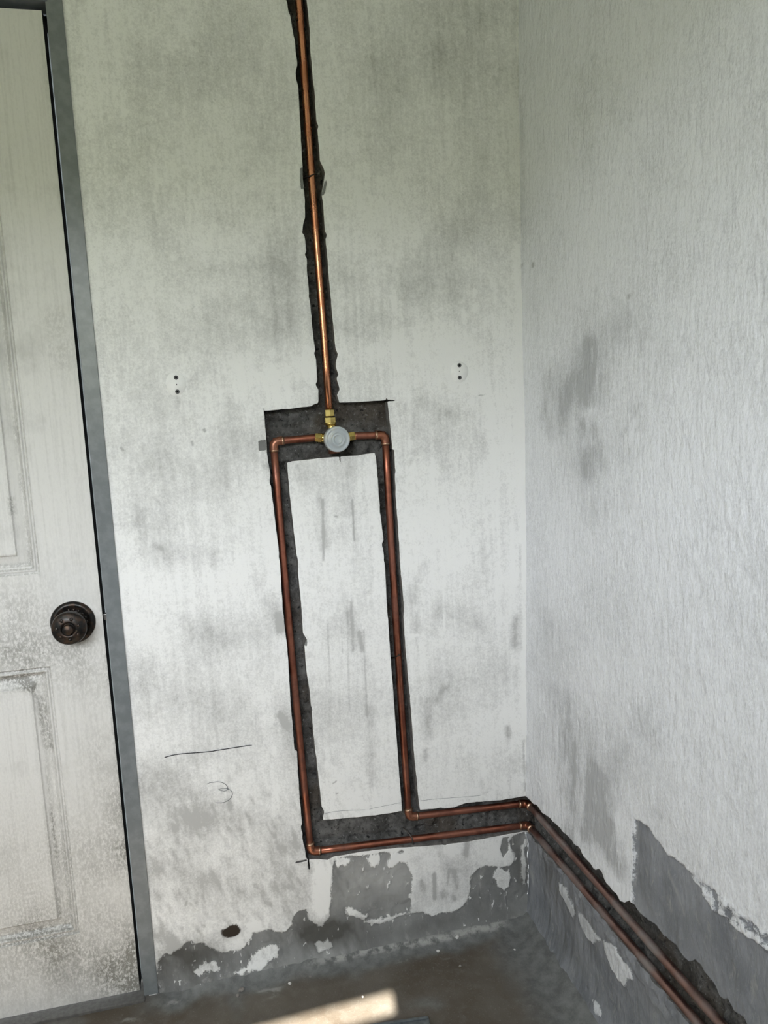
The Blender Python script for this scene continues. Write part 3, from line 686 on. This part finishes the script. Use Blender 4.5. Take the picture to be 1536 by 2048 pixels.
# knob
kx, kz = bw(146, 1244.5)
ks = adopt(bm_obj('door_knob', (lambda b: (lathe(b, [(0, .012), (.024, .012), (.028, .017), (.032, .026), (.038, .0315), (.046, .0330), (.052, .0320), (.055, .0300), (.056, .0265), (.0585, .0235), (.060, .016), (.060, .0125), (.057, .0118), (.057, .0105), (.064, .0100), (.066, .0085), (.066, 0)], (kx, .002, kz), (0, -1, 0), 48), b)[1])(bmesh.new()), M['knob']), door)
bm = bmesh.new(); lathe(bm, [(0, .0425), (.003, .0430), (.006, .0415), (.008, .0370), (.0085, .034), (.0065, .032), (.0065, .022), (.009, .018), (.013, .0165), (.013, 0)], (kx, .002, kz), (0, -1, 0), 56)
for q in range(18):                                                # cast beads around the rose
    a = q * math.pi / 9
    r = bmesh.ops.create_uvsphere(bm, u_segments=8, v_segments=6, radius=.0034)
    for w in r['verts']: w.co = w.co + Vector((kx + .0268 * math.cos(a), -.0045, kz + .0268 * math.sin(a)))
adopt(bm_obj('rose', bm, M['knob']), door)
bm = bmesh.new()
for q in range(7):
    a = q * 2 * math.pi / 7 + .3
    r = bmesh.ops.create_uvsphere(bm, u_segments=8, v_segments=6, radius=.0036)
    for w in r['verts']: w.co = Vector((w.co.x, w.co.y * .55, w.co.z)) + Vector((kx + .0205 * math.cos(a), -.0572, kz + .0205 * math.sin(a)))
eb = bmesh.new(); box(eb, (D1 - .001, .0035, DZ0), (D1 + .0008, .0415, DZ1)); adopt(bm_obj('gap_shade', eb, M['hole_shade'], None, False), door)  # black strip painting the shade of the gap beside the leaf
bm_o = bm_obj('knob_ornament', bm, M['knob']); bm_o.parent = ks
lz = bw(213, 1237)[1]
bm = bmesh.new(); box(bm, (D1 - .004, .012, lz - .006), (FXR[0] + .004, .026, lz + .007), .0015); lt = adopt(bm_obj('latch_bolt', bm, M['steel'], None, False), door)
bm = bmesh.new(); box(bm, (DX0 - .03, -.020, -.02), (-.222, .10, .0015), .001)
tag(bm_obj('trim_2', bm, M['cement'], None, False), kind='structure')

# ------------------------------------------------------------------ copper pipes
R0 = .0077
PY = .011                                       # depth of the pipe centres behind the wall face
def B3(px, py, y=PY): x, z = bw(px, py, y); return Vector((x, y, z))
def R3(px, py, off=.010):
    uu, z = rw(px, py, off); return Vector((float(xc(z)) + off, -uu, z))
def pipe(a, b, mat, parent, r=R0, sag=.0, n=10):
    a, b = Vector(a), Vector(b); d = b - a; pts = []
    side = d.cross(Vector((0, 1, 0))).normalized() if abs(d.normalized().y) < .9 else Vector((0, 0, 1))
    for k in range(n + 1):
        t = k / n; pts.append(a + d * t + side * sag * math.sin(math.pi * t))
    bm = bmesh.new(); tube(bm, pts, r, 24)
    return adopt(bm_obj('pipe', bm, mat), parent)
def elbow(p, d1, d2, parent, leg=.021, r=R0 + .0016):
    p = Vector(p); d1 = Vector(d1).normalized(); d2 = Vector(d2).normalized(); q = .013
    pts = [p + d1 * leg, p + d1 * (leg - .001)]
    for k in range(9):
        t = k / 8
        pts.append((p + d1 * q) * (1 - t) ** 2 + p * 2 * t * (1 - t) + (p + d2 * q) * t * t)
    pts += [p + d2 * (leg - .001), p + d2 * leg]
    rad = [r + .0004] * 2 + [r] * 9 + [r + .0004] * 2
    bm = bmesh.new(); tube(bm, pts, rad, 24)
    e = adopt(bm_obj('elbow', bm, M['fitting']), parent)
    for d in (d1, d2):
        bm = bmesh.new(); tube(bm, [p + d * (leg - .0035), p + d * (leg - .003), p + d * (leg - .0005), p + d * leg, p + d * (leg + .0022)], [r, r + .0007, r + .0007, r, R0 + .0003], 24)
        s = bm_obj('solder_joint', bm, M['solder']); s.parent = e
    return e

valve_c = B3(670, 878, .004)
# riser to the shower head
top = B3(597, 0); bot = B3(658.6, 824); dv = (top - bot).normalized()
top2 = bot + dv * ((2.498 - bot.z) / dv.z)
bm = bmesh.new()
pts = [bot + (top2 - bot) * (k / 14) + Vector((math.sin(k * .9) * .0006, 0, 0)) for k in range(15)]
tube(bm, pts, R0, 28)
tag(bm_obj('copper_pipe', bm, M['copper_new']), 'bright copper pipe standing upright in the wall slot above the brass valve', 'pipe')
# left-hand run
E1, E2, E3 = B3(546.5, 883), B3(621.5, 1703), B3(1057.5, 1649.5)
E3 = Vector((float(xc(E3.z)) + .010, PY, E3.z))
end = R3(1398, 2048); e2 = E3 + (end - E3) * ((1.235 - .0) / max(-(end.y - E3.y), .01)); e2.y = -1.232
run = tag(empty('copper_pipe_run', E1), 'copper pipe run from valve left side, along the lower line of the chase', 'pipe run')
nl = B3(634, 875)
pipe(nl, E1, M['copper'], run); elbow(E1, nl - E1, E2 - E1, run)
pipe(E1, E2, M['copper'], run, sag=-.002); elbow(E2, E1 - E2, E3 - E2, run)
pipe(E2, E3, M['copper'], run); elbow(E3, E2 - E3, e2 - E3, run)
pipe(E3, e2, M['copper_dusty'], run, n=20)
# right-hand run
G1, G2, G3 = B3(770, 869.5), B3(817.5, 1634), B3(1044, 1608)
G3 = Vector((float(xc(G3.z)) + .008, PY, G3.z))
end = R3(1433, 2038, .008); g2 = G3 + (end - G3) * (1.235 / max(-(end.y - G3.y), .01)); g2.y = -1.232
run2 = tag(empty('copper_pipe_run', G1), 'copper pipe run from valve right side, along the upper line of the chase', 'pipe run')
nr = B3(706, 872)
pipe(nr, G1, M['copper'], run2); elbow(G1, nr - G1, G2 - G1, run2)
pipe(G1, G2, M['copper'], run2, sag=-.0015); elbow(G2, G1 - G2, G3 - G2, run2)
pipe(G2, G3, M['copper'], run2); elbow(G3, G2 - G3, g2 - G3, run2)
pipe(G3, g2, M['copper_dusty'], run2, n=20)

# ------------------------------------------------------------------ shower valve
valve = tag(empty('shower_valve', valve_c), 'brass shower mixing valve with a round milky plastic cover', 'valve')
bm = bmesh.new(); lathe(bm, [(-.022, .012), (-.02, .019), (.012, .021), (.014, .019), (.014, 0)], valve_c, (0, -1, 0), 32)
tube(bm, [valve_c + (nl - valve_c).normalized() * .012 + Vector((0, .006, 0)), valve_c + (nl - valve_c).normalized() * .036 + Vector((0, .006, 0))], .010, 20)
tube(bm, [valve_c + (nr - valve_c).normalized() * .012 + Vector((0, .006, 0)), valve_c + (nr - valve_c).normalized() * .036 + Vector((0, .006, 0))], .010, 20)
tube(bm, [valve_c + Vector((0, .006, .01)), bot + Vector((0, 0, -.022))], .0095, 20)
adopt(bm_obj('valve_body', bm, M['brass']), valve)
bm = bmesh.new(); tube(bm, [valve_c + Vector((-.002, .010, -.012)), valve_c + Vector((-.001, .010, -.0305))], .0125, 24)
tag(adopt(bm_obj('bottom_plug', bm, M['fitting']), valve), 'reddish plug below the cover')
def nut(c, d, r, l, name='union_nut'):
    bm = bmesh.new(); d = Vector(d).normalized(); c = Vector(c)
    tube(bm, [c - d * l / 2, c - d * (l / 2 - .001), c + d * (l / 2 - .001), c + d * l / 2], [r * .93, r, r, r * .93], 6)
    o = adopt(bm_obj(name, bm, M['brass'], None, False), valve); return o
nut(bot + dv * -.002, dv, .0107, .014); nut(bot - dv * .017, dv, .0124, .012)
bm = bmesh.new(); c0 = bot - dv * .0245; tube(bm, [c0 - dv * .002, c0 + dv * .002], .0126, 24); adopt(bm_obj('collar', bm, M['brass']), valve)
dl = (nl - valve_c); dl.y = 0; drr = (nr - valve_c); drr.y = 0
nut(nl - dl.normalized() * .0025, dl, .0098, .014); nut(nr - drr.normalized() * .0025, drr, .0098, .013)
bm = bmesh.new()                                   # translucent protective cover, open cap with stepped rings
capc = valve_c
lathe(bm, [(.010, .0255), (.014, .0268), (.030, .0266), (.0335, .0258), (.0350, .0240), (.0348, .0222), (.0322, .0212), (.0330, .0195), (.0330, .0160), (.0365, .0150), (.0365, .0138), (.0325, .0126), (.0330, .0100), (.0350, .0092), (.0350, .0084), (.0312, .0076), (.0312, .004), (.0318, 0)], capc, (0, -1, 0), 56)
tag(adopt(bm_obj('cover', bm, M['plastic']), valve), 'milky translucent plastic cover')

# ------------------------------------------------------------------ wires and nail that hold the pipes
bm = bmesh.new()
tube(bm, [B3(606, 357, .026), B3(611, 354.5, .012), B3(617, 353, .0035), B3(622, 351, .0012), B3(628, 348.5, .004), B3(633, 348.5, .016), B3(634, 349, .028)], .0013, 8)
tag(bm_obj('binding_wire', bm, M['wire']), 'dark wire bound across the upright pipe high above the valve', 'wire')
bm = bmesh.new()
tube(bm, [B3(806, 1655, .030), B3(812, 1660, .016), B3(820, 1670, .004), B3(824.5, 1677, .0012), B3(825, 1682, .0012), B3(826, 1688, .006), B3(828, 1692, .014)], .0014, 8)
tag(bm_obj('binding_wire', bm, M['nail']), 'grey wire hooked over the lower horizontal pipe below the chase corner', 'wire')
bm = bmesh.new()
tube(bm, [B3(782, 1315.5, .03), B3(788, 1314.5, .014), B3(793, 1313, .004), B3(797, 1311, .0015), B3(800, 1309, .003)], [.0012, .0013, .0013, .0016, .0022], 8)
tag(bm_obj('bent_nail', bm, M['wire']), 'dark bent nail holding the right upright pipe midway', 'nail')

# ------------------------------------------------------------------ filler patches with wall plugs, pencil and marker marks
def oval(bm, cx, cz, rx, rz, y, n=36, th=.0016):
    c = bm.verts.new((cx, y - th, cz)); A = []; Bq = []
    for q in range(n):
        a = 2 * math.pi * q / n; k = 1 + .03 * math.sin(3 * a + 1) + .02 * math.sin(5 * a)
        A.append(bm.verts.new((cx + rx * k * .93 * math.cos(a), y - th, cz + rz * k * .93 * math.sin(a))))
        Bq.append(bm.verts.new((cx + rx * k * math.cos(a), y + .001, cz + rz * k * math.sin(a))))
    for q in range(n):
        q2 = (q + 1) % n; bm.faces.new((c, A[q], A[q2])); bm.faces.new((A[q], Bq[q], Bq[q2], A[q2]))
def wally(x, z):
    i = int(np.clip(round((x + .214) / .0025), 0, YB.shape[0] - 1)); j = int(np.clip(round((z + .03) / .0025), 0, YB.shape[1] - 1)); return float(YB[i, j])
YB = Y
spots = [((352, 768), (352.2, 755.3), (355, 783.5), (353.6, 769.3), .020, .024, 'left'), ((918, 744), (917.8, 730.8), (918.4, 755.6), (917.7, 742.5), .0205, .024, 'right')]
for c, a, b, m, rx, rz, sd_ in spots:
    x, z = bw(*c); bm = bmesh.new(); yp = min(wally(x + a_ * rx, z + b_ * rz) for a_ in (-.9, -.45, 0, .45, .9) for b_ in (-.9, -.45, 0, .45, .9)); oval(bm, x, z, rx, rz, yp + .0004)
    o = tag(bm_obj('filler_patch', bm, M['patch'], wall_back), 'smooth oval of white filler around the plug holes')
    for q, (px, py) in enumerate((a, b)):
        x, z = bw(px, py); yy = yp - .0013
        t = tag(empty('wall_plug', (x, yy, z)), '%s grey wall plug in the %s white oval patch' % ('upper' if q == 0 else 'lower', 'left' if sd_ == 'left' else 'right'), 'wall plug', 'wall plugs in the white ovals')
        bm = bmesh.new(); lathe(bm, [(.0, .0044), (.0008, .0044), (.0010, .0038), (.0006, .0022), (-.004, .0020)], (0, 0, 0), (0, -1, 0), 20); bm_obj('sleeve', bm, M['plug'], t)
        bm = bmesh.new(); lathe(bm, [(.0004, .0021), (.0004, 0)], (0, 0, 0), (0, -1, 0), 16); bm_obj('hole_shade', bm, M['hole_shade'], t)  # black disc painting the shade inside the plug
    x, z = bw(*m); bm = bmesh.new(); box(bm, (x - .0012 if sd_ == 'right' else x - .0007, yp - .0016, z - .0006 if sd_ == 'right' else z - .0014), (x + .0012 if sd_ == 'right' else x + .0007, yp - .0006, z + .0006 if sd_ == 'right' else z + .0014))
    bm_obj('pencil_dot', bm, M['ink'], wall_back, False)
def mark(name, runs, mat, w, label):
    bm = bmesh.new()
    for pts in runs:
        P3 = []
        for px, py in pts:
            x, z = bw(px, py); P3.append((x, z))
        # resample
        Q = []
        for a, b in zip(P3, P3[1:]):
            n = max(1, int(math.hypot(b[0] - a[0], b[1] - a[1]) / .003))
            for k in range(n): Q.append((a[0] + (b[0] - a[0]) * k / n, a[1] + (b[1] - a[1]) * k / n))
        Q.append(P3[-1])
        prev = None
        for k, (x, z) in enumerate(Q):
            k0, k1 = max(0, k - 1), min(len(Q) - 1, k + 1)
            tx, tz = Q[k1][0] - Q[k0][0], Q[k1][1] - Q[k0][1]; L = math.hypot(tx, tz) or 1
            ww = w * (.55 if k in (0, len(Q) - 1) else 1) * (.8 + .4 * random.random())
            y = wally(x, z) - .0009
            a = bm.verts.new((x - tz / L * ww, y, z + tx / L * ww)); b = bm.verts.new((x + tz / L * ww, y, z - tx / L * ww))
            if prev: bm.faces.new((prev[0], prev[1], b, a))
            prev = (a, b)
    return tag(bm_obj(name, bm, mat, wall_back, False), label)
mark('marker_line', [[(329, 1513.5), (345, 1509), (365, 1506), (385, 1504.8), (405, 1503.5), (425, 1501.5), (450, 1497.5), (475, 1493.3), (499, 1489.6), (504, 1489.3)]], M['ink'], .00095, 'long black marker line, slightly rising')
s = lambda L: [(300 + x / 5.908, 1450 + y / 5.908) for x, y in L]
mark('pencil_numeral', [s([(670, 690), (700, 676), (750, 668), (800, 662), (840, 668), (880, 684), (910, 712), (922, 748)]), s([(922, 748), (905, 768), (875, 774), (840, 768), (805, 757), (830, 748), (870, 742), (910, 746), (945, 758), (970, 785), (974, 815), (960, 850), (930, 880), (890, 902), (845, 913), (800, 912), (770, 908)])], M['pencil'], .0005, 'faint handwritten figure like a looped 3')
mark('pencil_line', [[(641, 1629), (652, 1626), (668, 1622), (690, 1620), (730, 1618.5)], [(738, 1617), (760, 1612), (801, 1604)]], M['pencil'], .0003, 'faint pencil line at the foot of the panel between the pipes')
mark('pencil_line', [[(840, 1600), (880, 1596), (910, 1594), (960, 1590)]], M['pencil'], .0003, 'faint pencil line above the upper pipe')

# ------------------------------------------------------------------ things on the floor
def zfloor(x, y):
    i = int(np.clip(round((x + 1.03) / .0045), 0, FZ.shape[0] - 1)); j = int(np.clip(round((y + .75) / .0045), 0, FZ.shape[1] - 1)); return float(FZ[i, j])
FZ = Z
def chip(px, py, size, mat, name, label, cat, seed, group=None):
    x, y = fl(px, py, .004); z = zfloor(x, y); rnd = random.Random(seed)
    bm = bmesh.new(); bmesh.ops.create_icosphere(bm, subdivisions=2, radius=1)
    for w in bm.verts:
        k = 1 + rnd.uniform(-.22, .22); w.co = Vector((w.co.x * size * k, w.co.y * size * .75 * k, w.co.z * size * .5 * k))
    zmin = min(w.co.z for w in bm.verts)
    for w in bm.verts: w.co.z -= zmin
    o = tag(bm_obj(name, bm, mat, None, False), label, cat, group); o.location = (x, y, z - .0004); o.rotation_euler = (0, 0, rnd.uniform(0, 6))
    return o
G = 'loose chips on the floor'
chip(914, 1874, .0055, M['chip'], 'plaster_chip', 'white plaster chip on the floor by the back wall, largest and rightmost white one', 'chip', 1, G)
chip(876, 1898, .0045, M['chip'], 'plaster_chip', 'pale plaster chip on the floor just left of the largest white chip', 'chip', 2, G)
chip(953 - 33, 1928, .0038, M['stone'], 'stone_chip', 'small dark stone on the dark floor below the white plaster chips', 'stone', 3, G)
chip(483, 1976, .0065, M['stone'], 'stone_chip', 'grey stone on the floor left of the sun patch', 'stone', 4, G)
chip(579, 1962, .0040, M['chip'], 'plaster_chip', 'small pale chip on the floor above the left end of the sun patch', 'chip', 5, G)
chip(725, 1987, .0028, M['chip'], 'plaster_chip', 'tiny white chip lying inside the sun patch', 'chip', 6, G)
chip(475, 1986, .0050, M['stone'], 'stone_chip', 'brown stone on the floor close below the grey stone', 'stone', 7, G)
chip(1029, 1893, .0028, M['chip'], 'plaster_chip', 'tiny white chip on the floor near the right wall', 'chip', 8, G)
chip(620, 1948, .0034, M['stone'], 'stone_chip', 'small dark stone on the floor in front of the back wall patch', 'stone', 9, G)
# scuffed steel bar at the bottom edge
a = Vector((*fl(858, 2037, .018), 0)); b = Vector((*fl(858, 2037, .018), 0))
p0 = fl(857, 2032, .018); p1 = fl(775, 2044, .018)
ex = Vector((p0[0] - p1[0], p0[1] - p1[1], 0)).normalized(); ey = Vector((ex.y, -ex.x, 0))
bar = tag(empty('steel_bar', (p0[0], p0[1], -.002)), 'flat scuffed dark steel channel lying on the floor at the bottom edge', 'metal bar')
bar.rotation_euler = (0, 0, math.atan2(ex.y, ex.x))
bm = bmesh.new(); box(bm, (-.42, -.055, .003), (0, 0, .0195), .002)
bm_obj('bar', bm, M['bar'], bar, False)
bm = bmesh.new(); box(bm, (-.42, -.007, .0185), (-.001, -.001, .0225), .0012); box(bm, (-.42, -.054, .0185), (-.001, -.048, .0225), .0012)
bm_obj('lip', bm, M['bar'], bar, False)
